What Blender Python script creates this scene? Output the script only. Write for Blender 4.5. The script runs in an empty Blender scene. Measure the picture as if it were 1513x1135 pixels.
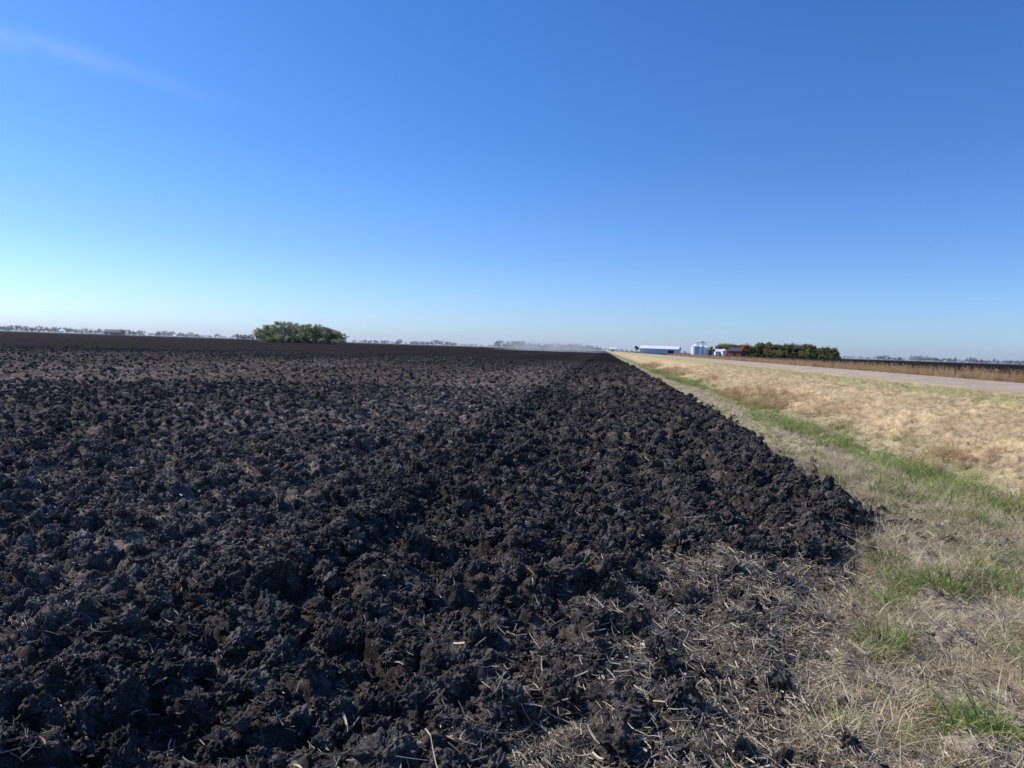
import bpy, math, numpy as np, random, bmesh
from mathutils import Matrix, Vector, noise as mnoise
rng=np.random.default_rng(7); random.seed(7)
S=bpy.context.scene
R=math.radians
F=1093.0; CAMH=1.6; YAW=7.0
# ---------------------------------------------------------------- noise
def _h(ix,iy,seed):
    n=(ix.astype(np.int64)*374761393+iy.astype(np.int64)*668265263+seed*974711)&0xffffffff
    n=((n^(n>>13))*1274126177)&0xffffffff
    n=(n^(n>>16))&0xffffffff
    return n
def rnd(ix,iy,seed): return _h(ix,iy,seed)/4294967295.0
def pn(x,y,seed=0):
    ix=np.floor(x);iy=np.floor(y);fx=x-ix;fy=y-iy
    u=fx*fx*fx*(fx*(fx*6-15)+10);v=fy*fy*fy*(fy*(fy*6-15)+10)
    def g(a,b):
        t=rnd(ix+a,iy+b,seed)*2*np.pi
        return np.cos(t)*(fx-a)+np.sin(t)*(fy-b)
    n0=g(0,0)*(1-u)+g(1,0)*u; n1=g(0,1)*(1-u)+g(1,1)*u
    return (n0*(1-v)+n1*v)*1.5
def domes(x,y,cell,seed,warp=0.35):
    wx=x/cell+warp*pn(x/cell*1.7,y/cell*1.7,seed+11); wy=y/cell+warp*pn(x/cell*1.7,y/cell*1.7,seed+12)
    ix=np.floor(wx);iy=np.floor(wy);h=np.zeros_like(x)
    for a in(-1,0,1):
        for b in(-1,0,1):
            cx=ix+a;cy=iy+b
            px=cx+rnd(cx,cy,seed);py=cy+rnd(cx,cy,seed+1)
            r=0.38+0.5*rnd(cx,cy,seed+2);hh=0.25+0.75*rnd(cx,cy,seed+3)**1.5
            d2=((wx-px)**2+(wy-py)**2)/(r*r)
            h=np.maximum(h,hh*np.sqrt(np.clip(1-d2,0,1)))
    return h
def sstep(a,b,x):
    t=np.clip((x-a)/(b-a),0,1);return t*t*(3-2*t)
EY=[-1000,0,2.9,3.7,5.4,7,8.2,9.5,10.7,20,10000]
EX=[0.6,.7,.85,1.05,1.6,2.3,2.95,2.7,2.8,3.05,3.05]
def edge(y): return np.interp(y,EY,EX)
PX=[-1e5,3,4.4,5.4,6.6,9,11.5,12.5,16,19.5,20.5,22.5,25,30,1e5]
PZ=[0,0,-.12,-.44,-.44,.2,.68,.78,.84,.78,.68,.42,.5,.5,.5]
SEAM=-2.5;PASS=9.2
def trashf(x,y,d):   # straw-rich soil where the tillage ended next to the verge
    return sstep(-1.9,-.1,d+.6*pn(x*1.3,y*1.3,7))*(1-sstep(5,7.5,y))
def height(x,y):
    r=np.hypot(x,y)
    z=np.interp(x,PX,PZ)
    e=edge(y)+0.20*pn(x*1.3,y*1.3,5)+0.10*pn(x*4,y*4,6)
    d=x-e
    soil=1-sstep(-0.25,0.15,d)
    soilR=sstep(26,27,x)
    s=np.maximum(soil,soilR)
    f1=1-sstep(300,1800,r); f2=1-sstep(60,160,r); f3=1-sstep(12,30,r)
    strip=sstep(SEAM-.3,SEAM+.3,x+.3*pn(x*.4,y*.4,17))
    hh=(0.11+.055*strip)*domes(x,y,0.40,21)*f1+0.09*domes(x,y,0.18,31)*f2
    m=f3>0
    if m.any():
        t=np.zeros_like(x); t[m]=0.042*domes(x[m],y[m],0.085,41)*f3[m]; hh+=t
        t=np.zeros_like(x); t[m]=(0.014*pn(x[m]*18,y[m]*18,51)+0.009*pn(x[m]*40,y[m]*40,52))*f3[m]; hh+=t
    hh+=0.05*pn(x*0.9,y*0.55,61)*f1+0.06*pn(x*.25,y*.25,62)
    hh+=0.03*np.sin(x*2*np.pi/0.76+1.2*pn(x*.3,y*.3,63))*f1
    xs_=(x-SEAM)/PASS; sm_=(xs_-np.round(xs_))*PASS+.25*pn(x*.6,y*.6,64)
    hh+=(0.07*np.exp(-(sm_/.45)**2)-0.06*np.exp(-((sm_-.85)/.35)**2))*f1*(x<2)
    near=np.exp(-((d+0.5)/0.38)**2)*0.08*(.3+.7*sstep(5,7,y))
    flat=0.5*sstep(-1.6,-0.3,d)*(1-sstep(5.5,7,y))
    z=z+s*(hh*(1-flat)+near*soil-0.03)
    verge=(1-s)*((x<12)|((x>20)))
    vf=1-sstep(40,120,r)
    vr=0.06*pn(x*2.3,y*2.3,71)+0.035*pn(x*6,y*6,72)+0.02*pn(x*19,y*19,73)
    m=(r<40)&(x>0)&(x<12)
    if m.any():
        t=np.zeros_like(x);t[m]=.065*domes(x[m],y[m],.26,75)*(.4+.6*sstep(-.2,.3,pn(x[m]*.9,y[m]*.9,76)));vr+=t-.01
    z=z+verge*vf*vr
    rd=((x>=12)&(x<=20))
    z=z+rd*vf*(0.008*pn(x*4,y*4,81)-0.03*np.exp(-((x-14.6)/.35)**2)-0.03*np.exp(-((x-17.2)/.35)**2))
    return z,d,s
# ---------------------------------------------------------------- materials
def newmat(name):
    m=bpy.data.materials.new(name);m.use_nodes=True
    nt=m.node_tree;b=nt.nodes['Principled BSDF'];return m,nt,b
def N(nt,t,**k):
    n=nt.nodes.new(t)
    for a,v in k.items(): setattr(n,a,v)
    return n
def L(nt,a,b): nt.links.new(a,b)
def noise(nt,vec,scale,detail=4,rough=.6):
    n=N(nt,'ShaderNodeTexNoise');n.inputs['Scale'].default_value=scale
    n.inputs['Detail'].default_value=detail;n.inputs['Roughness'].default_value=rough
    if vec is not None:L(nt,vec,n.inputs['Vector'])
    return n.outputs['Fac']
def ramp(nt,fac,stops):
    r=N(nt,'ShaderNodeValToRGB');e=r.color_ramp.elements
    while len(e)<len(stops): e.new(.5)
    for i,(p,c) in enumerate(stops):
        e[i].position=p;e[i].color=(*c,1)
    L(nt,fac,r.inputs[0]);return r.outputs[0]
def mix(nt,fac,a,b,mode='MIX'):
    m=N(nt,'ShaderNodeMix',data_type='RGBA',blend_type=mode)
    if isinstance(fac,float): m.inputs[0].default_value=fac
    else:L(nt,fac,m.inputs[0])
    for s,v in((m.inputs[6],a),(m.inputs[7],b)):
        if isinstance(v,tuple): s.default_value=(*v,1)
        else:L(nt,v,s)
    return m.outputs[2]
def math_(nt,op,a,b=None,clamp=False,c=None):
    m=N(nt,'ShaderNodeMath',operation=op,use_clamp=clamp)
    for i,v in enumerate((a,b,c)):
        if v is None: continue
        if isinstance(v,(int,float)): m.inputs[i].default_value=v
        else:L(nt,v,m.inputs[i])
    return m.outputs[0]
def soil_color(nt,pos):
    c=ramp(nt,noise(nt,pos,7,8,.72),[(.3,(.017,.0145,.013)),(.5,(.056,.048,.042)),(.70,(.19,.165,.142))])
    c=mix(nt,ramp(nt,noise(nt,pos,.5,3),[(.35,(0,0,0)),(.7,(.6,.6,.6))]),c,mix(nt,1.0,c,(1.5,1.45,1.39),'MULTIPLY'))
    # sunlit clod tops painted in: upward faces get a lighter soil colour
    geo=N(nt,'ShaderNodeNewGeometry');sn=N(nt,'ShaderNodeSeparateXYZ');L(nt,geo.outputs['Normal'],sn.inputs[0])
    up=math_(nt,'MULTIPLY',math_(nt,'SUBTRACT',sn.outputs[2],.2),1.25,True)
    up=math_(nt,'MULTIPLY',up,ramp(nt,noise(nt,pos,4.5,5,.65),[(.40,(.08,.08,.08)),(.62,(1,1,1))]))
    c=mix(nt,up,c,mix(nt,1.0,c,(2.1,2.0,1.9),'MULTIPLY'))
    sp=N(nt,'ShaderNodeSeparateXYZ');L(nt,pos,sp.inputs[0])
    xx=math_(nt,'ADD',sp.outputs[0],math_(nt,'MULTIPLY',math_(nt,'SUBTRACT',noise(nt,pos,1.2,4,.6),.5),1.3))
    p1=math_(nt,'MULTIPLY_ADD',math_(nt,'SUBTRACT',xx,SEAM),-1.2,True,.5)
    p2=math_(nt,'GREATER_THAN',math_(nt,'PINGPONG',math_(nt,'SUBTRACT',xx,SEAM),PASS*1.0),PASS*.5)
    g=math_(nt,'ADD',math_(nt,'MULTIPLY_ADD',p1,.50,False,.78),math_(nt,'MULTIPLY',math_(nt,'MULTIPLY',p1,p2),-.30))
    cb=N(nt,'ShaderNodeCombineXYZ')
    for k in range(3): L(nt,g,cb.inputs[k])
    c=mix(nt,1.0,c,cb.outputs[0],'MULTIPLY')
    fl=ramp(nt,noise(nt,pos,95,2,.5),[(.66,(0,0,0)),(.71,(.75,.75,.75))])
    return mix(nt,fl,c,(.32,.26,.19))
def bump(nt,b,h,strength,dist):
    n=N(nt,'ShaderNodeBump');n.inputs['Strength'].default_value=strength;n.inputs['Distance'].default_value=dist
    L(nt,h,n.inputs['Height']);L(nt,n.outputs[0],b.inputs['Normal'])
m_soil,nt,b=newmat('soil')
pos=N(nt,'ShaderNodeNewGeometry').outputs['Position']
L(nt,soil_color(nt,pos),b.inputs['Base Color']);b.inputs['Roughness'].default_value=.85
b.inputs['Specular IOR Level'].default_value=.2
bump(nt,b,noise(nt,pos,70,6,.7),.9,.014)
# terrain
m_ter,nt,b=newmat('terrain')
pos=N(nt,'ShaderNodeNewGeometry').outputs['Position']
de=N(nt,'ShaderNodeAttribute',attribute_name='dedge').outputs['Fac']
lod=N(nt,'ShaderNodeAttribute',attribute_name='lod').outputs['Fac']
trs=N(nt,'ShaderNodeAttribute',attribute_name='trash').outputs['Fac']
gc=N(nt,'ShaderNodeAttribute',attribute_name='gcol').outputs['Color']
wob=math_(nt,'MULTIPLY',math_(nt,'SUBTRACT',noise(nt,pos,6,6,.7),.5),.9)
sm=math_(nt,'MULTIPLY_ADD',math_(nt,'ADD',de,wob),-8.0,True,.5)
sx=N(nt,'ShaderNodeSeparateXYZ');L(nt,pos,sx.inputs[0]);X=sx.outputs[0]
n1=noise(nt,pos,2.5,5,.7)
xw=math_(nt,'ADD',X,math_(nt,'MULTIPLY',math_(nt,'SUBTRACT',n1,.5),2.0))
ra=math_(nt,'MULTIPLY',math_(nt,'SUBTRACT',xw,12.6),2.5,True)
rb=math_(nt,'MULTIPLY',math_(nt,'SUBTRACT',19.6,xw),2.5,True)
rm=math_(nt,'MULTIPLY',ra,rb)
fine=ramp(nt,noise(nt,pos,45,5,.75),[(.3,(.28,.26,.23)),(.5,(.85,.85,.85)),(.7,(1.4,1.4,1.36))])
gcol=mix(nt,1.0,gc,fine,'MULTIPLY')
bare=ramp(nt,noise(nt,pos,5,5,.7),[(.52,(0,0,0)),(.66,(.65,.65,.65))])
bare=mix(nt,1.0,bare,ramp(nt,math_(nt,'MULTIPLY',X,.2),[(.7,(1,1,1)),(.95,(.15,.15,.15))]),'MULTIPLY')
gcol=mix(nt,bare,gcol,(.10,.078,.055))
rc=ramp(nt,noise(nt,pos,30,5,.8),[(.3,(.30,.235,.17)),(.5,(.50,.40,.30)),(.7,(.62,.52,.41))])
rtr=ramp(nt,noise(nt,pos,.6,4,.6),[(.35,(.85,.83,.8)),(.65,(1.1,1.1,1.1))])
rc=mix(nt,1.0,rc,rtr,'MULTIPLY')
c=mix(nt,rm,gcol,rc)
rf=math_(nt,'MULTIPLY',math_(nt,'SUBTRACT',xw,26.0),1.5,True)
sm2=math_(nt,'MAXIMUM',sm,rf)
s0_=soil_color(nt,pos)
sc=mix(nt,lod,s0_,mix(nt,1.0,s0_,(.18,.165,.17),'MULTIPLY'))  # far soil darkened in the colour, standing in for lost clod self-shadow
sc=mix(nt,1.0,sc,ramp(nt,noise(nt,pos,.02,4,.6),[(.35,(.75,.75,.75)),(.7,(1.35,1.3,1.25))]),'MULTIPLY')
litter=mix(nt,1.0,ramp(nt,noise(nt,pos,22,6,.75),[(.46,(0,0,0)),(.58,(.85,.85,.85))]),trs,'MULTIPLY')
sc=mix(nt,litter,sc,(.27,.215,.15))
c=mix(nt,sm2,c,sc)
L(nt,c,b.inputs['Base Color']);b.inputs['Roughness'].default_value=1.0;b.inputs['Specular IOR Level'].default_value=.03
bump(nt,b,noise(nt,pos,60,6,.7),.9,.02)
def plantmat(name,stops,rough=.7,trans=0.0):
    m,nt,b=newmat(name)
    oi=N(nt,'ShaderNodeObjectInfo').outputs['Random']
    pos=N(nt,'ShaderNodeNewGeometry').outputs['Position']
    f=math_(nt,'ADD',math_(nt,'MULTIPLY',oi,.65),math_(nt,'MULTIPLY',noise(nt,pos,25,3),.35))
    c=ramp(nt,f,stops);L(nt,c,b.inputs['Base Color']);b.inputs['Roughness'].default_value=rough
    b.inputs['Specular IOR Level'].default_value=.25
    if trans>0:
        t=N(nt,'ShaderNodeBsdfTranslucent');L(nt,c,t.inputs[0])
        mx=N(nt,'ShaderNodeMixShader');mx.inputs[0].default_value=trans
        L(nt,b.outputs[0],mx.inputs[1]);L(nt,t.outputs[0],mx.inputs[2])
        L(nt,mx.outputs[0],nt.nodes['Material Output'].inputs[0])
    return m
m_straw=plantmat('straw',[(.15,(.20,.15,.10)),(.45,(.42,.34,.235)),(.85,(.70,.61,.46))])
m_dry=plantmat('dry_grass',[(.15,(.34,.26,.15)),(.5,(.62,.50,.32)),(.85,(.80,.71,.51))],trans=.35)
m_green=plantmat('green_grass',[(.15,(.11,.15,.03)),(.5,(.25,.32,.08)),(.85,(.52,.52,.19))],trans=.45)
m_weed=plantmat('dry_weed',[(.15,(.32,.19,.10)),(.5,(.50,.34,.18)),(.85,(.62,.48,.29))],trans=.3)
# ---------------------------------------------------------------- terrain mesh
azd=np.arange(-58,50.001,0.078); azc=np.arange(55,297,5.0)
az=np.radians(np.concatenate([azd,azc]))
rr=[0.05,.3,.6,.85];r=1.0
while r<7000:
    rr.append(r); r*= 1.0052 if r<400 else 1.009
rr=np.array(rr)
A,RR=np.meshgrid(az,rr)
x=(RR*np.sin(A)).ravel();y=(RR*np.cos(A)).ravel()
z,d,s=height(x,y)
far_shadev=sstep(15,110,np.hypot(x,y));trv=trashf(x,y,d)
nA=len(az);nR=len(rr)
i=np.arange(nR-1)[:,None]*nA;j=np.arange(nA)[None,:];j2=(j+1)%nA
q=np.stack([i+j,i+j2,i+nA+j2,i+nA+j],-1).reshape(-1,4)[:,::-1]
dry=np.array([.52,.43,.26]);gold=np.array([.62,.46,.26]);grn=np.array([.25,.31,.085]);olive=np.array([.38,.37,.15]);thatch=np.array([.50,.415,.29]);brown=np.array([.42,.26,.14])
def lerp(a,b,t): return a+(b-a)*t[:,None]
nA1=pn(x*.5,y*.35,91);nA2=pn(x*2.1,y*1.6,92)
def ditchd(X,Y):
    n1=pn(X*.5,Y*.35,91);n2=pn(X*2.1,Y*1.6,92);n3=pn(X*.3,Y*.12,95)
    return np.exp(-((X-5.7+.9*n1+.5*n3)/(.9+.5*n3))**2)*sstep(-.35,.3,n2+.6*n1+.5*n3+.22)
col=np.tile(thatch,(len(x),1))
col=lerp(col,dry[None,:],sstep(2.6,4.2,x+.6*nA2))
col=lerp(col,grn[None,:],np.clip(ditchd(x,y),0,1))
col=lerp(col,gold[None,:],sstep(6.8,7.6,x+.5*nA1))
col=lerp(col,brown[None,:],np.exp(-((x-8.0)/1.0)**2)*sstep(0,.5,pn(x*.8,y*.2,94))*.6)
g=np.exp(-((x-11.4)/.8)**2)*.85*sstep(-.5,.2,nA1+.2)
col=lerp(col,olive[None,:],g)
g=np.exp(-((x-3.7)/.8)**2)*sstep(-.1,.4,nA1)*.7
col=lerp(col,olive[None,:],g)
col=lerp(col,brown[None,:]*1.1,sstep(20.6,22,x))
col=col*(1+.25*nA2+.2*nA1)[:,None]
rgba=np.concatenate([np.clip(col,.01,1),np.ones((len(x),1))],1)
def make_mesh(name,V,Q,mats,smooth=False):
    me=bpy.data.meshes.new(name)
    V=np.asarray(V,np.float32);Q=np.asarray(Q,np.int32)
    me.vertices.add(len(V));me.vertices.foreach_set('co',V.ravel())
    k=Q.shape[1]
    me.loops.add(Q.size);me.loops.foreach_set('vertex_index',Q.ravel())
    me.polygons.add(len(Q));me.polygons.foreach_set('loop_start',np.arange(0,Q.size,k,dtype=np.int32))
    me.update(calc_edges=True)
    me.polygons.foreach_set('use_smooth',np.full(len(Q),smooth))
    for m in mats: me.materials.append(m)
    me.validate();return me
def add(me,name,parent=None):
    o=bpy.data.objects.new(name,me);S.collection.objects.link(o)
    if parent:o.parent=parent
    return o
fx=x[q].mean(1);fd=d[q].mean(1)
groups={'plowed_field':fd<0,'grass_verge':(fd>=0)&(fx<12),'gravel_road':(fx>=12)&(fx<20),'roadside_field':fx>=20}
groups['gravel_road']&=fd>=0;groups['roadside_field']&=fd>=0
V=np.stack([x,y,z],1)
for nme,mk in groups.items():
    qq=q[mk];u,inv=np.unique(qq.ravel(),return_inverse=True)
    me=make_mesh(nme,V[u],inv.reshape(-1,4),[m_ter],True)
    for an,dat in(('dedge',d),('lod',far_shadev),('trash',trv)):
        a=me.attributes.new(an,'FLOAT','POINT');a.data.foreach_set('value',dat[u].astype(np.float32))
    a=me.attributes.new('gcol','FLOAT_COLOR','POINT');a.data.foreach_set('color',rgba[u].astype(np.float32).ravel())
    add(me,nme)
# ---------------------------------------------------------------- templates
def mkcol(name,meshes):
    c=bpy.data.collections.new(name)
    for k,me in enumerate(meshes):
        o=bpy.data.objects.new('%s_%02d'%(name,k),me);c.objects.link(o)
    return c
def clod(seed,sub):
    bm=bmesh.new();bmesh.ops.create_icosphere(bm,subdivisions=sub,radius=1)
    off=Vector((seed*13.7,seed*5.1,seed*2.3))
    for v in bm.verts:
        p=v.co.copy()
        k=1+.45*mnoise.noise(p*1.1+off)+.30*mnoise.noise(p*2.6+off)+.20*mnoise.noise(p*6+off)+.12*mnoise.noise(p*13+off)
        dd=mnoise.voronoi(p*2.2+off)[0];k*=.86+.3*min(dd[1]-dd[0],.6)
        v.co=p*k; v.co.z*=.75
    me=bpy.data.meshes.new('clod');bm.to_mesh(me);bm.free();me.materials.append(m_soil);return me
clods=[clod(k+1,4) for k in range(9)]
bigclods=[clod(k+60,5) for k in range(7)]
crumbs=[clod(k+30,3) for k in range(6)]
def strip(vs,fs,p0,dirv,length,w,bend,seg,taper=True,side=None):
    p=np.array(p0,float);dv=np.array(dirv,float);dv/=np.linalg.norm(dv)
    if side is None:
        side=np.cross(dv,[0,0,1.0]);
        if np.linalg.norm(side)<1e-3: side=np.array([1.0,0,0])
    side=np.array(side,float);side/=np.linalg.norm(side)
    base=len(vs)
    for k in range(seg+1):
        t=k/seg;ww=w*(1-.93*t if taper else 1-.2*t)
        vs.append(p-side*ww/2);vs.append(p+side*ww/2)
        dv=dv+np.array(bend)/seg;dv/=np.linalg.norm(dv);p=p+dv*length/seg
    for k in range(seg):
        a=base+2*k;fs.append((a,a+1,a+3,a+2))
def tuft(n,h,w,lean,mat,spread=.06,droop=-1.0):
    vs=[];fs=[]
    for k in range(n):
        a=rng.uniform(0,6.283);l=rng.uniform(.1,1)*lean
        dv=[math.cos(a)*l,math.sin(a)*l,1]
        sa=rng.uniform(0,6.283)
        strip(vs,fs,[rng.normal(0,spread),rng.normal(0,spread),-.02],dv,h*rng.uniform(.5,1.1),w*rng.uniform(.6,1.3),[math.cos(a)*.5,math.sin(a)*.5,droop*rng.uniform(.3,1.2)],4,True,[math.cos(sa),math.sin(sa),.1])
    return make_mesh('tuft',vs,fs,[mat],False)
def straw(l,w,mat,bd=.35):
    vs=[];fs=[]
    b=[rng.normal(0,bd),rng.normal(0,bd),rng.normal(0,bd*.7)]
    strip(vs,fs,[-l/2,0,0],[1,0,0],l,w,b,5,False,[0,1,0])
    strip(vs,fs,[-l/2,0,0],[1,0,0],l,w*.8,b,5,False,[0,0,1])
    return make_mesh('straw',vs,fs,[mat],False)
def weed(h,mat):
    vs=[];fs=[]
    for k in range(9):
        a=rng.uniform(0,6.283);bx,by=rng.normal(0,.14,2);l=rng.uniform(0,.3);hh=h*rng.uniform(.45,1.1)
        dv=np.array([math.cos(a)*l,math.sin(a)*l,1.]);dv/=np.linalg.norm(dv)
        strip(vs,fs,[bx,by,0],dv,hh,.008,[0,0,0],2,True,[1,0,0])
        for q_ in range(20):
            t=rng.uniform(.1,1);p=np.array([bx,by,0])+dv*hh*t;a2=rng.uniform(0,6.283)
            strip(vs,fs,p,[math.cos(a2),math.sin(a2),rng.uniform(-.2,1.4)],rng.uniform(.05,.18),rng.uniform(.008,.022),[0,0,-.5],2,True)
    return make_mesh('weed',vs,fs,[mat],False)
C_clod=mkcol('clod',clods);C_big=mkcol('bigclod',bigclods);C_crumb=mkcol('crumb',crumbs)
C_straw=mkcol('straw',[straw(rng.uniform(.6,1.2),rng.uniform(.04,.09),m_straw,.6) for _ in range(12)])
C_stalk=mkcol('stalk',[straw(1,rng.uniform(.09,.16),m_straw) for _ in range(5)])
C_dry=mkcol('drytuft',[tuft(44,.24,.007,1.8,m_dry) for _ in range(4)]+[tuft(50,.24,.007,4.0,m_dry,.10) for _ in range(4)])
C_green=mkcol('greentuft',[tuft(40,.26,.010,1.1,m_green,.06) for _ in range(5)])
C_weed=mkcol('weedtuft',[weed(.8,m_weed) for _ in range(6)])
def scatter(name,P,rot,scl,coll,n):
    me=bpy.data.meshes.new(name);me.vertices.add(len(P));me.vertices.foreach_set('co',P.astype(np.float32).ravel())
    for an,dat in(('rot',rot),('scl',scl)):
        a=me.attributes.new(an,'FLOAT_VECTOR','POINT');a.data.foreach_set('vector',dat.astype(np.float32).ravel())
    a=me.attributes.new('idx','INT','POINT');a.data.foreach_set('value',rng.integers(0,n,len(P)).astype(np.int32))
    o=add(me,name)
    g=bpy.data.node_groups.new(name,'GeometryNodeTree')
    g.interface.new_socket('Geometry',in_out='INPUT',socket_type='NodeSocketGeometry')
    g.interface.new_socket('Geometry',in_out='OUTPUT',socket_type='NodeSocketGeometry')
    gi=g.nodes.new('NodeGroupInput');go=g.nodes.new('NodeGroupOutput')
    ip=g.nodes.new('GeometryNodeInstanceOnPoints');ci=g.nodes.new('GeometryNodeCollectionInfo')
    ci.inputs['Collection'].default_value=coll;ci.inputs['Separate Children'].default_value=True;ci.inputs['Reset Children'].default_value=True
    def na(nm,t):
        n_=g.nodes.new('GeometryNodeInputNamedAttribute');n_.data_type=t;n_.inputs['Name'].default_value=nm
        return [o_ for o_ in n_.outputs if o_.enabled and o_.name=='Attribute'][0]
    e=g.nodes.new('FunctionNodeEulerToRotation')
    lk=g.links.new
    lk(gi.outputs[0],ip.inputs['Points']);lk(ci.outputs[0],ip.inputs['Instance'])
    ip.inputs['Pick Instance'].default_value=True
    lk(na('idx','INT'),ip.inputs['Instance Index'])
    lk(na('rot','FLOAT_VECTOR'),e.inputs[0]);lk(e.outputs[0],ip.inputs['Rotation'])
    lk(na('scl','FLOAT_VECTOR'),ip.inputs['Scale']);lk(ip.outputs[0],go.inputs[0])
    md=o.modifiers.new('scatter','NODES');md.node_group=g
    return o
def wedge(n,r0,r1,a0=-52,a1=40,p=2.0):
    u=rng.random(n);r=(r0**p+(r1**p-r0**p)*u)**(1/p);a=np.radians(rng.uniform(a0,a1,n))
    return r*np.sin(a),r*np.cos(a)
def fullrot(n): return rng.uniform(0,6.283,(n,3))
def uni(s): return np.stack([s,s,s],1)
xs=[];ys=[];ss=[]
for n,r0,r1,s0,s1 in((6500,1.2,9,.018,.068),(24000,9,28,.025,.09),(30000,28,95,.04,.12)):
    a,b_=wedge(n,r0,r1);xs.append(a);ys.append(b_);ss.append(s0+(s1-s0)*rng.random(n)**2.0)
n=2200;yy=6+60*rng.random(n)**1.7;xs.append(edge(yy)-.35+rng.normal(0,.28,n));ys.append(yy);ss.append(rng.uniform(.025,.08,n))
n=60;xs.append(rng.normal(3.55,.3,n));ys.append(rng.normal(7.4,.5,n));ss.append(rng.uniform(.015,.045,n))
X_=np.concatenate(xs);Y_=np.concatenate(ys);S_=np.concatenate(ss)
Z_,D_,_=height(X_,Y_)
k=((D_<-0.05)|((D_<.45)&(rng.random(len(X_))<.3)&(S_<.06)))&(rng.random(len(X_))>.55*trashf(X_,Y_,D_))
k[-n:]=True
X_,Y_,Z_,S_=X_[k],Y_[k],Z_[k],S_[k]
S_=S_*np.where((X_<SEAM)&(Y_<60),.88,1.12)
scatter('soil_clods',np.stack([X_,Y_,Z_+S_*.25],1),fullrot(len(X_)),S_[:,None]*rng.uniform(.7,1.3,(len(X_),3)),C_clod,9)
X_,Y_=wedge(850,1.6,13);Z_,D_,_=height(X_,Y_);S_=.06+.065*rng.random(len(X_))**2
k=(D_<-.2)&(rng.random(len(X_))>.6*trashf(X_,Y_,D_));X_,Y_,Z_,S_=X_[k],Y_[k],Z_[k],S_[k]
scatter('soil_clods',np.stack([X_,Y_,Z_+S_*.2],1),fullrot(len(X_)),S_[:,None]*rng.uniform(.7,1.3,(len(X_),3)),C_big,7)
X_,Y_=wedge(70000,1.2,13,p=1.5);Z_,D_,_=height(X_,Y_);S_=.005+.017*rng.random(len(X_))**2
k=((D_<0.05)|((D_<1.0)&(rng.random(len(X_))<.25)))&(rng.random(len(X_))>.5*trashf(X_,Y_,D_));X_,Y_,Z_,S_=X_[k],Y_[k],Z_[k],S_[k]
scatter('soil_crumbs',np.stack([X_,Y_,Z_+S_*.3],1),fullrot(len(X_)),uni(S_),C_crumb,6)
def straws(name,n,r0,r1,s0,s1,coll,nn,prob,p=1.5,lift=.012,tilt=.3,a0=-52,a1=40):
    X_,Y_=wedge(n,r0,r1,a0,a1,p=p);Z_,D_,_=height(X_,Y_)
    k=rng.random(n)<prob(X_,Y_,D_);X_,Y_,Z_=X_[k],Y_[k],Z_[k]
    S_=s0+(s1-s0)*rng.random(len(X_))**2
    rot=np.stack([rng.uniform(0,6.28,len(X_)),rng.normal(0,tilt,len(X_)),rng.uniform(0,6.28,len(X_))],1)
    return scatter(name,np.stack([X_,Y_,Z_+lift+S_*.05],1),rot,uni(S_),coll,nn)
def pr(X,Y,D):
    on=np.where(D<0,.15+.95*trashf(X,Y,D),1.0)*(.4+1.0*sstep(-.3,.4,pn(X*2.2,Y*2.2,19)))
    return on*((X<4.8)|(D<0))
straws('straw_residue',240000,1.2,12,.018,.10,C_straw,12,pr,lift=.017,tilt=.35)
straws('straw_residue',60000,1.6,8,.02,.12,C_straw,12,lambda X,Y,D:(D<.3)*trashf(X,Y,D),lift=.035,tilt=.4,a0=-25,a1=25)
straws('straw_residue',130000,9,60,.03,.12,C_straw,12,lambda X,Y,D:np.where(D<0,.35,.6)*(X<12),p=1.35,lift=.032,tilt=.35)
straws('stalk_residue',1800,1.6,16,.04,.12,C_stalk,5,lambda X,Y,D:np.where(D<0,.25+.6*sstep(-2.4,-.2,D)*(Y<7),.4)*(X<4),tilt=.25,lift=.035)
straws('long_straw',520,1.6,9,.12,.36,mkcol('longs',[straw(1,.012,m_straw,.8) for _ in range(7)]),7,lambda X,Y,D:.5+0*X,lift=.05,tilt=.2)
def grass(name,n,r0,r1,coll,nn,prob,s0,s1,p=1.6,a0=-5,a1=42):
    X_,Y_=wedge(n,r0,r1,a0,a1,p);Z_,D_,_=height(X_,Y_)
    k=(rng.random(n)<prob(X_,Y_,D_));X_,Y_,Z_=X_[k],Y_[k],Z_[k];S_=rng.uniform(s0,s1,len(X_))
    rot=np.stack([rng.normal(0,.15,len(X_)),rng.normal(0,.15,len(X_)),rng.uniform(0,6.28,len(X_))],1)
    return scatter(name,np.stack([X_,Y_,Z_],1),rot,uni(S_),coll,nn)
off=lambda X:((X<12)&(X>0))
grass('dry_grass',22000,1.2,14,C_dry,8,lambda X,Y,D:off(X)*np.where(D>.02,np.clip(.12+.88*sstep(-.15,.35,pn(X*1.9,Y*1.9,3))+.4*(X>3.3),0,1),.05*(D>-.3)),.35,1.15)
grass('dry_grass',38000,12,80,C_dry,8,lambda X,Y,D:off(X)*(D>.1)*.9*(1-.7*ditchd(X,Y)),.5,1.2)
grass('green_grass',8000,1.2,14,C_green,5,lambda X,Y,D:off(X)*(D>.2)*sstep(-.02,.36,pn(X*1.1,Y*1.1,4)+.35*pn(X*4,Y*4,44))*.6,.35,1.1)
grass('green_grass',1400,1.6,9,C_green,5,lambda X,Y,D:(np.hypot(X+.28,Y-4.75)<.16)*.9+0.006*(D<0)*(D>-2.5),.25,.5,a0=-20,a1=20)
grass('green_grass',48000,6,90,C_green,5,lambda X,Y,D:ditchd(X,Y)*.9,.5,1.8)
grass('dry_weeds',20000,30,120,C_weed,6,lambda X,Y,D:np.exp(-((X-6.6)/1.2)**2)*sstep(-.15,.15,pn(X*.25,Y*.07,8)),.3,.65,a0=0,a1=20)
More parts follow.
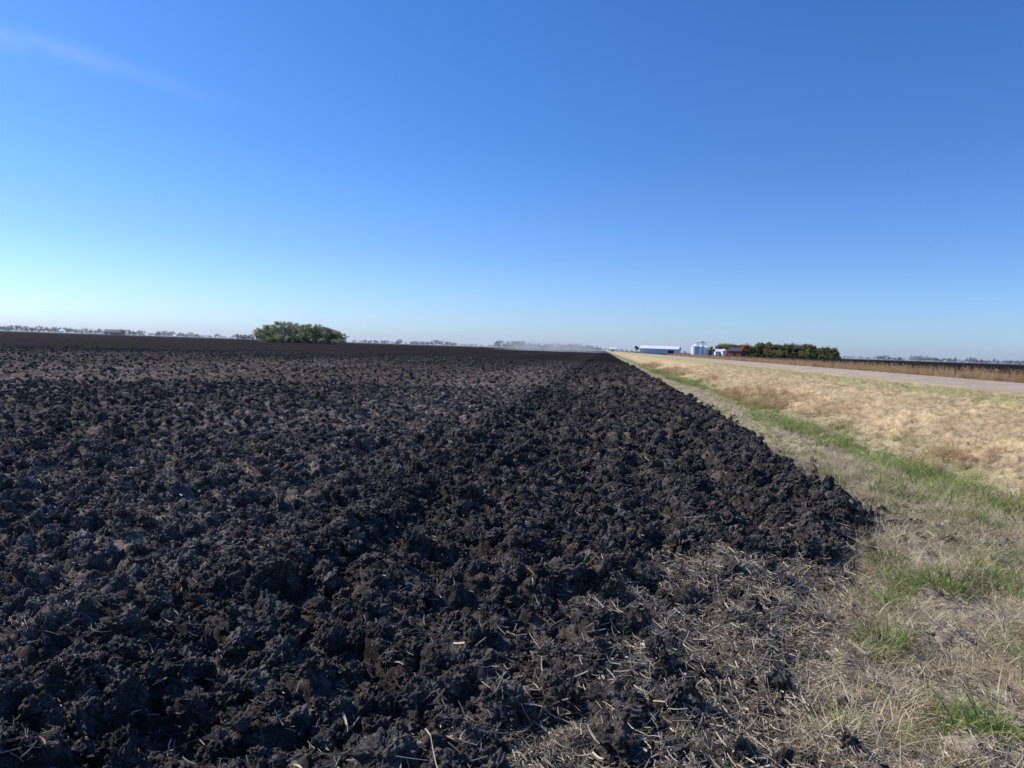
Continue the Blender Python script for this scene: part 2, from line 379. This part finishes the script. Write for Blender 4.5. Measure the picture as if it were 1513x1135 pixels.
grass('dry_weeds',6000,14,32,C_weed,6,lambda X,Y,D:np.exp(-((X-7.2)/.8)**2)*sstep(.0,.4,pn(X*.5,Y*.3,28))*.7,.2,.45,a0=5,a1=35)
grass('roadside_weeds',90000,24,260,C_weed,6,lambda X,Y,D:((X>21.0)&(X<26.5))*.9,.6,1.15,a0=2,a1=44)
# ---------------------------------------------------------------- distant things
def azpos(px,dist):
    a=math.atan((px-756)/F)-R(YAW)
    return dist*math.sin(a),dist*math.cos(a)
def leafmat(name,c0,c1,c2):
    m,nt,b=newmat(name)
    a=N(nt,'ShaderNodeAttribute',attribute_name='tint').outputs['Fac']
    pos=N(nt,'ShaderNodeNewGeometry').outputs['Position']
    f=math_(nt,'ADD',math_(nt,'MULTIPLY',a,.7),math_(nt,'MULTIPLY',noise(nt,pos,.5,3),.3))
    c=ramp(nt,f,[(.1,c0),(.5,c1),(.9,c2)])
    L(nt,c,b.inputs['Base Color']);b.inputs['Roughness'].default_value=.8
    b.inputs['Specular IOR Level'].default_value=.1
    t=N(nt,'ShaderNodeBsdfTranslucent');L(nt,c,t.inputs[0])
    mx=N(nt,'ShaderNodeMixShader');mx.inputs[0].default_value=.45
    L(nt,b.outputs[0],mx.inputs[1]);L(nt,t.outputs[0],mx.inputs[2])
    L(nt,mx.outputs[0],nt.nodes['Material Output'].inputs[0])
    return m
def trees(name,specs,leafm,barkm,nleaf,lsz,bare=0.2):
    Vv=[];Qq=[];T=[];M=[];base=0
    for(x0,y0,h,w) in specs:
        z0=float(np.interp(x0,PX,PZ))-.1
        tint=rng.random()
        segs=[]
        top=np.array([x0+rng.normal(0,.03*h),y0,z0+h*.72]);bot=np.array([x0,y0,z0])
        segs.append((bot,top,h*.022,h*.008))
        cents=[]
        for k in range(9):
            t=rng.uniform(.25,.95);p=bot+(top-bot)*t;a=rng.uniform(0,6.28);ll=w*.5*rng.uniform(.35,.85)
            e_=p+np.array([math.cos(a)*ll,math.sin(a)*ll,h*rng.uniform(.05,.24)])
            segs.append((p,e_,h*.009,h*.003));cents.append((e_,rng.uniform(.12,.24)*w))
            for _ in range(3):
                a2=rng.uniform(0,6.28);e2=e_+np.array([math.cos(a2),math.sin(a2),rng.uniform(.2,1.2)])*w*.16
                segs.append((e_,e2,h*.004,h*.0015))
        cents.append((top+np.array([0,0,h*.08]),.2*w))
        for(p,e_,ra_,rb_) in segs:
            dv=e_-p;dv/=np.linalg.norm(dv)+1e-9
            s1=np.cross(dv,[.3,1,.1]);s1/=np.linalg.norm(s1);s2=np.cross(dv,s1)
            for(c_,rad) in((p,ra_),(e_,rb_)):
                for k in range(5):
                    a=k*2*math.pi/5;Vv.append(c_+(s1*math.cos(a)+s2*math.sin(a))*rad);T.append(tint)
            for k in range(5): Qq.append((base+k,base+(k+1)%5,base+5+(k+1)%5,base+5+k));M.append(1)
            base+=10
        n=nleaf
        ci=rng.integers(0,len(cents),n)
        C=np.array([c[0] for c in cents])[ci];Rr=np.array([c[1] for c in cents])[ci]
        lt=rng.random(len(cents))[ci]
        dd=rng.normal(0,1,(n,3));dd/=np.linalg.norm(dd,axis=1)[:,None]
        P=C+dd*(Rr*rng.random(n)**.5)[:,None]*np.array([1,1,.9])*rng.uniform(.9,1.35,n)[:,None]
        P[:,2]=np.maximum(P[:,2],z0+.06*h)
        u=rng.normal(0,1,(n,3));u/=np.linalg.norm(u,axis=1)[:,None];v=np.cross(u,dd);v/=np.linalg.norm(v,axis=1)[:,None]+1e-9
        sz=lsz*rng.uniform(.5,1.2,n)[:,None]*.5
        quad=np.stack([P-u*sz-v*sz*.6,P+u*sz-v*sz,P+u*sz*.7+v*sz,P-u*sz+v*sz*.8],1).reshape(-1,3)
        Vv.extend(quad);tt=np.clip(tint*.5+.3*lt+.25*rng.random(n),0,1);T.extend(np.repeat(tt,4))
        Qq.extend(base+np.arange(n*4).reshape(-1,4));M.extend([0]*n);base+=n*4
    me=make_mesh(name,np.array(Vv),np.array(Qq),[leafm,barkm],False)
    me.polygons.foreach_set('material_index',np.array(M,np.int32))
    a=me.attributes.new('tint','FLOAT','POINT');a.data.foreach_set('value',np.array(T,np.float32))
    return add(me,name)
def flat(name,c,rough=.8,metal=0):
    m,nt,b=newmat(name);pos=N(nt,'ShaderNodeNewGeometry').outputs['Position']
    L(nt,mix(nt,noise(nt,pos,.8,5),tuple(v*.85 for v in c),tuple(min(1,v*1.12) for v in c)),b.inputs['Base Color'])
    b.inputs['Roughness'].default_value=rough;b.inputs['Metallic'].default_value=metal;return m
m_bark=flat('bark',(.15,.135,.12));m_barkf=flat('hazy_bark',(.25,.25,.25))  # far bark paled in its colour to suggest haze
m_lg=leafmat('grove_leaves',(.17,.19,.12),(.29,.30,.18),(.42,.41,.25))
m_lf=leafmat('hazy_leaves',(.24,.27,.25),(.31,.34,.30),(.38,.39,.33))  # distance haze put into the leaf colour of the far trees
m_la=leafmat('autumn_leaves',(.08,.10,.045),(.17,.18,.075),(.36,.27,.11))
m_lr=leafmat('red_leaves',(.50,.07,.035),(.60,.10,.05),(.60,.18,.08))
m_le=leafmat('evergreen_needles',(.03,.05,.03),(.045,.07,.04),(.07,.09,.05))
sp=[]
NG=56
for k in range(NG):
    t=(k+rng.random())/NG;px=378+t*124
    top=np.interp(t,[0,.12,.3,.5,.75,.92,1],[6.6,10.2,12.4,12.1,11.2,9.0,7.0])
    X0,Y0=azpos(px,400+rng.uniform(-14,40));sp.append((X0,Y0,top*rng.uniform(.75,1.06),rng.uniform(4.5,7.5)))
trees('tree_grove',sp,m_lg,m_bark,700,.40)
sp=[]
for k in range(34):
    X0,Y0=azpos(380+(k+rng.random())/34*124,385+rng.uniform(-4,8));sp.append((X0,Y0,rng.uniform(2.2,5.5),rng.uniform(3,6)))
trees('shrub_row',sp,m_lg,m_bark,350,.4)
X0,Y0=azpos(509,392);trees('bare_tree',[(X0,Y0,5.6,3.6)],m_lg,m_bark,90,.3)
def line(name,a,b_,dist,hpx,n,wide=1.2,m=None,nl=110,ls=1.2):
    sp=[]
    for k in range(n):
        px=a+(b_-a)*(k+rng.random())/n;X0,Y0=azpos(px,dist*rng.uniform(.97,1.05));h=hpx/F*dist*rng.uniform(.6,1.1)
        sp.append((X0,Y0,h,h*wide*rng.uniform(.6,1)))
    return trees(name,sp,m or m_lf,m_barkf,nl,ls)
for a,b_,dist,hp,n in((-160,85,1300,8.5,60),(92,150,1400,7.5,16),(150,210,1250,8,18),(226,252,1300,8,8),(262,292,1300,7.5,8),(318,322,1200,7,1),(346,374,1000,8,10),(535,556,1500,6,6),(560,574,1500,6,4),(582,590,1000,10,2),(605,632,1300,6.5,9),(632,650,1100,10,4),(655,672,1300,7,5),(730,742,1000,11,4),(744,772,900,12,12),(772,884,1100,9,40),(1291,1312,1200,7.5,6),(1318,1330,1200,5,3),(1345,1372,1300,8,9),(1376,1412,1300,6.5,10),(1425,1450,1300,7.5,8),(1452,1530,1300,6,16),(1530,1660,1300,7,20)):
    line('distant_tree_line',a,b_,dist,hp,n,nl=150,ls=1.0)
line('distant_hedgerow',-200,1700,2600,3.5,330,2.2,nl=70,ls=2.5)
line('farm_trees',1056,1120,590,17,34,1.0,m_la,600,.6)
line('farm_trees',1118,1200,600,20,60,.9,m_la,700,.6)
line('farm_trees',1196,1234,600,16,30,.9,m_la,600,.6)
line('farm_trees',1070,1236,572,11,80,1.2,m_la,450,.55)
line('farm_trees',1104,1236,565,6,70,1.8,m_la,300,.5)
X0,Y0=azpos(1098,542);trees('red_maple_tree',[(X0,Y0,8.4,4.8)],m_lr,m_bark,1300,.5)
for px in(1108,1114,1121,1165,1172):
    X0,Y0=azpos(px,556);trees('evergreen_tree',[(X0,Y0,6.5,3.2)],m_le,m_bark,600,.5)
X0,Y0=azpos(938,600);trees('evergreen_tree',[(X0,Y0,6,3.5)],m_le,m_bark,500,.5)
X0,Y0=azpos(1049,552);trees('shade_tree',[(X0,Y0,7,4.5)],m_la,m_bark,900,.5)
X0,Y0=azpos(1076,564);trees('shade_tree',[(X0,Y0,8,5)],m_la,m_bark,900,.5)
m_w=flat('white_steel',(.85,.82,.77),.6);m_roof=flat('roof_steel',(.80,.79,.77),.55,.0);m_dk=flat('dark_opening',(.06,.06,.065));m_galv=flat('galvanised_steel',(.6,.6,.6),.45,.4)
m_br=flat('red_siding',(.42,.11,.08))
def shed(name,px,dist,L_,W_,H_,ridge,wall,roof,doors=3,rot=0):
    X0,Y0=azpos(px,dist);z0=float(np.interp(X0,PX,PZ))-.05
    e=bpy.data.objects.new(name,None);S.collection.objects.link(e);e.location=(X0,Y0,z0);e.rotation_euler[2]=R(rot)
    l,w=L_/2,W_/2
    V=[(-l,-w,0),(l,-w,0),(l,w,0),(-l,w,0),(-l,-w,H_),(l,-w,H_),(l,w,H_),(-l,w,H_),(-l,0,ridge),(l,0,ridge)]
    me=bpy.data.meshes.new('walls');me.from_pydata(V,[],[(0,1,5,4),(2,3,7,6),(1,2,6,9,5),(3,0,4,8,7)]);me.materials.append(wall);add(me,'walls',e)
    o=.4
    V=[(-l-o,-w-o,H_-.1),(l+o,-w-o,H_-.1),(l+o,0,ridge+.12),(-l-o,0,ridge+.12),(-l-o,w+o,H_-.1),(l+o,w+o,H_-.1)]
    V+= [(a,b_,c_+.12) for a,b_,c_ in V]
    me=bpy.data.meshes.new('roof');me.from_pydata(V,[],[(0,3,2,1),(3,4,5,2),(6,7,8,9),(9,8,11,10),(0,1,7,6),(4,10,11,5),(0,6,9,3),(3,9,10,4),(1,2,8,7),(2,5,11,8)]);me.materials.append(roof);add(me,'roof',e)
    for k in range(doors):
        cx=-l+L_*(k+.6)/(doors+.2);dw=min(2.1,L_*.12);dh=H_*.75
        V=[(cx-dw,-w-.06,0),(cx+dw,-w-.06,0),(cx+dw,-w-.06,dh),(cx-dw,-w-.06,dh),(cx-dw,-w-.01,0),(cx+dw,-w-.01,0),(cx+dw,-w-.01,dh),(cx-dw,-w-.01,dh)]
        me=bpy.data.meshes.new('door');me.from_pydata(V,[],[(0,1,2,3),(0,3,7,4),(1,5,6,2),(3,2,6,7)]);me.materials.append(m_dk if k==doors-1 else m_roof);add(me,'door_%d'%(k+1),e)
shed('metal_machine_shed',973,560,28,14,3.6,5.6,m_w,m_roof,3,-13)
shed('metal_shed',1061,560,7,8,3.0,4.6,m_w,m_roof,1)
shed('farmhouse',1085,545,9,8,3.6,6,m_br,m_dk,1,-25)
shed('farm_shed',903,900,9,8,3.2,4.8,m_w,m_roof,1)
shed('barn',168,1150,22,12,4,7.5,m_br,m_dk,2)
shed('metal_shed',1046,600,8,7,3,4.5,m_w,m_roof,1)
m_galv2=flat('bin_steel',(.84,.83,.80),.55,.0)
def grain_bin(px,dist,rad,H_,cone):
    X0,Y0=azpos(px,dist);z0=float(np.interp(X0,PX,PZ))-.05
    V=[];Fc=[];n=32
    zz=[];k=0.0
    while k<H_: zz+= [(k,rad),(k+.35,rad+.05)];k+=.7
    zz+=[(H_,rad),(H_-.05,rad+.25),(H_+cone*.94,rad*.12),(H_+cone*.94+.35,rad*.12),(H_+cone*1.05+.35,.01)]
    for(zc,rc_) in zz:
        V+=[(rc_*math.cos(a),rc_*math.sin(a),zc) for a in np.linspace(0,2*math.pi,n,endpoint=False)]
    for q_ in range(len(zz)-1):
        for j_ in range(n): Fc.append((q_*n+j_,q_*n+(j_+1)%n,(q_+1)*n+(j_+1)%n,(q_+1)*n+j_))
    me=bpy.data.meshes.new('grain_bin');me.from_pydata(V,[],Fc);me.materials.append(m_galv2)
    o=add(me,'grain_bin');o.location=(X0,Y0,z0)
grain_bin(1025,545,3.0,6.2,1.6);grain_bin(1033.5,560,2.6,6.0,1.5);grain_bin(1040,570,2.4,5.6,1.4);grain_bin(1067,552,1.9,3.8,1.2)
def bars(name,segs,rad,mat,loc):
    V=[];Fc=[]
    for p,q_ in segs:
        p=np.array(p,float);q_=np.array(q_,float);dv=q_-p;dv/=np.linalg.norm(dv);s1=np.cross(dv,[.31,.95,.1]);s1/=np.linalg.norm(s1);s2=np.cross(dv,s1);b0=len(V)
        for c_ in(p,q_):
            for a,b_ in((1,1),(-1,1),(-1,-1),(1,-1)): V.append(tuple(c_+(s1*a+s2*b_)*rad))
        for k in range(4): Fc.append((b0+k,b0+(k+1)%4,b0+4+(k+1)%4,b0+4+k))
        Fc+=[(b0,b0+3,b0+2,b0+1),(b0+4,b0+5,b0+6,b0+7)]
    me=bpy.data.meshes.new(name);me.from_pydata(V,[],Fc);me.materials.append(mat);o=add(me,name);o.location=loc
X0,Y0=azpos(1034,558)
seg=[((0,0,0),(0,0,10.2)),((1,0,0),(1,0,10)),((-.4,0,10),(1.4,0,10)),((.5,0,9.8),(-4.6,-8,8.2)),((.5,0,9.9),(4,6,7.6)),((-5,-9,8.9),(5.5,3,9.3))]
for k in range(9): seg.append(((0,0,k*1.1),(1,0,(k+1)*1.1)))
bars('grain_elevator_leg',seg,.14,m_galv,(X0,Y0,.45))
# dust cloud (real volume)
X0,Y0=azpos(812,430)
bm=bmesh.new();bmesh.ops.create_icosphere(bm,subdivisions=3,radius=1);me=bpy.data.meshes.new('dust_cloud');bm.to_mesh(me);bm.free()
m=bpy.data.materials.new('dust');m.use_nodes=True;nt=m.node_tree;nt.nodes.remove(nt.nodes['Principled BSDF'])
vs_=N(nt,'ShaderNodeVolumeScatter');vs_.inputs['Color'].default_value=(.99,.96,.91,1);vs_.inputs['Anisotropy'].default_value=.0
tc=N(nt,'ShaderNodeTexCoord').outputs['Object']
ln=N(nt,'ShaderNodeVectorMath',operation='LENGTH');L(nt,tc,ln.inputs[0])
fall=math_(nt,'SUBTRACT',1.0,ln.outputs['Value'],True)
pos=N(nt,'ShaderNodeNewGeometry').outputs['Position']
nz=math_(nt,'MULTIPLY',math_(nt,'SUBTRACT',noise(nt,pos,.09,4,.6),.3),2.2,True)
L(nt,math_(nt,'MULTIPLY',math_(nt,'MULTIPLY',fall,nz),.20),vs_.inputs['Density'])
L(nt,vs_.outputs[0],nt.nodes['Material Output'].inputs['Volume'])
me.materials.append(m);o=add(me,'dust_cloud');o.location=(X0,Y0,1.5);o.scale=(38,16,6.8)
# thin ground haze over the far land (real volume slab)
m=bpy.data.materials.new('haze');m.use_nodes=True;nt=m.node_tree;nt.nodes.remove(nt.nodes['Principled BSDF'])
vs_=N(nt,'ShaderNodeVolumeScatter');vs_.inputs['Color'].default_value=(.82,.91,1,1);vs_.inputs['Anisotropy'].default_value=.2;vs_.inputs['Density'].default_value=.00026
L(nt,vs_.outputs[0],nt.nodes['Material Output'].inputs['Volume'])
bm=bmesh.new();bmesh.ops.create_cube(bm,size=1);me=bpy.data.meshes.new('haze');bm.to_mesh(me);bm.free();me.materials.append(m)
o=add(me,'haze');o.scale=(9000,5000,45);o.location=(0,3100,21)
# ---------------------------------------------------------------- camera
cam=bpy.data.cameras.new('camera');co=bpy.data.objects.new('camera',cam);S.collection.objects.link(co);S.camera=co
cam.lens=26;cam.sensor_width=36;cam.clip_start=.05;cam.clip_end=30000
CM=Matrix.Rotation(R(YAW),4,'Z')@Matrix.Rotation(R(90-2.85),4,'X')@Matrix.Rotation(R(1.9),4,'Z')
co.matrix_world=Matrix.Translation((0,0,CAMH+.07))@CM
# ---------------------------------------------------------------- light
EL,AZ=38.0,-76.0
sd=Vector((math.sin(R(AZ))*math.cos(R(EL)),math.cos(R(AZ))*math.cos(R(EL)),math.sin(R(EL))))
sun=bpy.data.lights.new('sun','SUN');sun.energy=5.0;sun.angle=R(.53);sun.color=(1,.94,.86)
so=bpy.data.objects.new('sun',sun);S.collection.objects.link(so);so.rotation_euler=sd.to_track_quat('Z','Y').to_euler();so.location=(0,0,50)
w=bpy.data.worlds.new('World');S.world=w;w.use_nodes=True;nt=w.node_tree;bg=nt.nodes['Background']
sky=N(nt,'ShaderNodeTexSky',sky_type='NISHITA');sky.sun_disc=False;sky.sun_elevation=R(EL);sky.sun_rotation=R(AZ)
sky.air_density=1.0;sky.dust_density=.6;sky.ozone_density=1.5
g=N(nt,'ShaderNodeTexCoord').outputs['Generated']
sx=N(nt,'ShaderNodeSeparateXYZ');L(nt,g,sx.inputs[0])
K=1.42
tint=ramp(nt,sx.outputs[2],[(0.0,tuple(K*v/2 for v in(.42,.62,1.02))),(.05,tuple(K*v/2 for v in(.36,.52,.86))),(.12,tuple(K*v/2 for v in(.29,.45,.77))),(.25,tuple(K*v/2 for v in(.22,.41,.73))),(.5,tuple(K*v/2 for v in(.175,.40,.74)))])
skyc=mix(nt,1.0,sky.outputs[0],tint,'MULTIPLY')
skyc=mix(nt,1.0,skyc,(2.0,2.0,2.0),'MULTIPLY')
def pxdir(px,py):
    v=Vector(((px-756.5)/F,-(py-567.5)/F,-1)).normalized();return (CM.to_3x3()@v).normalized()
d1=pxdir(-60,35);d2=pxdir(320,145);nn=d1.cross(d2).normalized();md=(d1+d2).normalized();al=(d2-d1).normalized()
def dot(v):
    n_=N(nt,'ShaderNodeVectorMath',operation='DOT_PRODUCT');L(nt,g,n_.inputs[0]);n_.inputs[1].default_value=v;return n_.outputs['Value']
a_=math_(nt,'DIVIDE',math_(nt,'ADD',dot(nn),math_(nt,'MULTIPLY',math_(nt,'SUBTRACT',noise(nt,g,9,3),.5),.03)),.010)
b1=math_(nt,'DIVIDE',math_(nt,'SUBTRACT',dot(al),md.dot(al)-.10),.17)
ga=math_(nt,'EXPONENT',math_(nt,'MULTIPLY',math_(nt,'MULTIPLY',a_,a_),-1.0))
gb=math_(nt,'EXPONENT',math_(nt,'MULTIPLY',math_(nt,'MULTIPLY',b1,b1),-1.0))
fr=math_(nt,'GREATER_THAN',dot(md),.3)
fac=math_(nt,'MULTIPLY',math_(nt,'MULTIPLY',math_(nt,'MULTIPLY',ga,gb),fr),math_(nt,'MULTIPLY',noise(nt,g,14,5),.26))
L(nt,mix(nt,fac,skyc,(4.8,5.4,6.2)),bg.inputs[0]);bg.inputs[1].default_value=.15
S.view_settings.view_transform='Standard';S.view_settings.look='None';S.view_settings.exposure=0
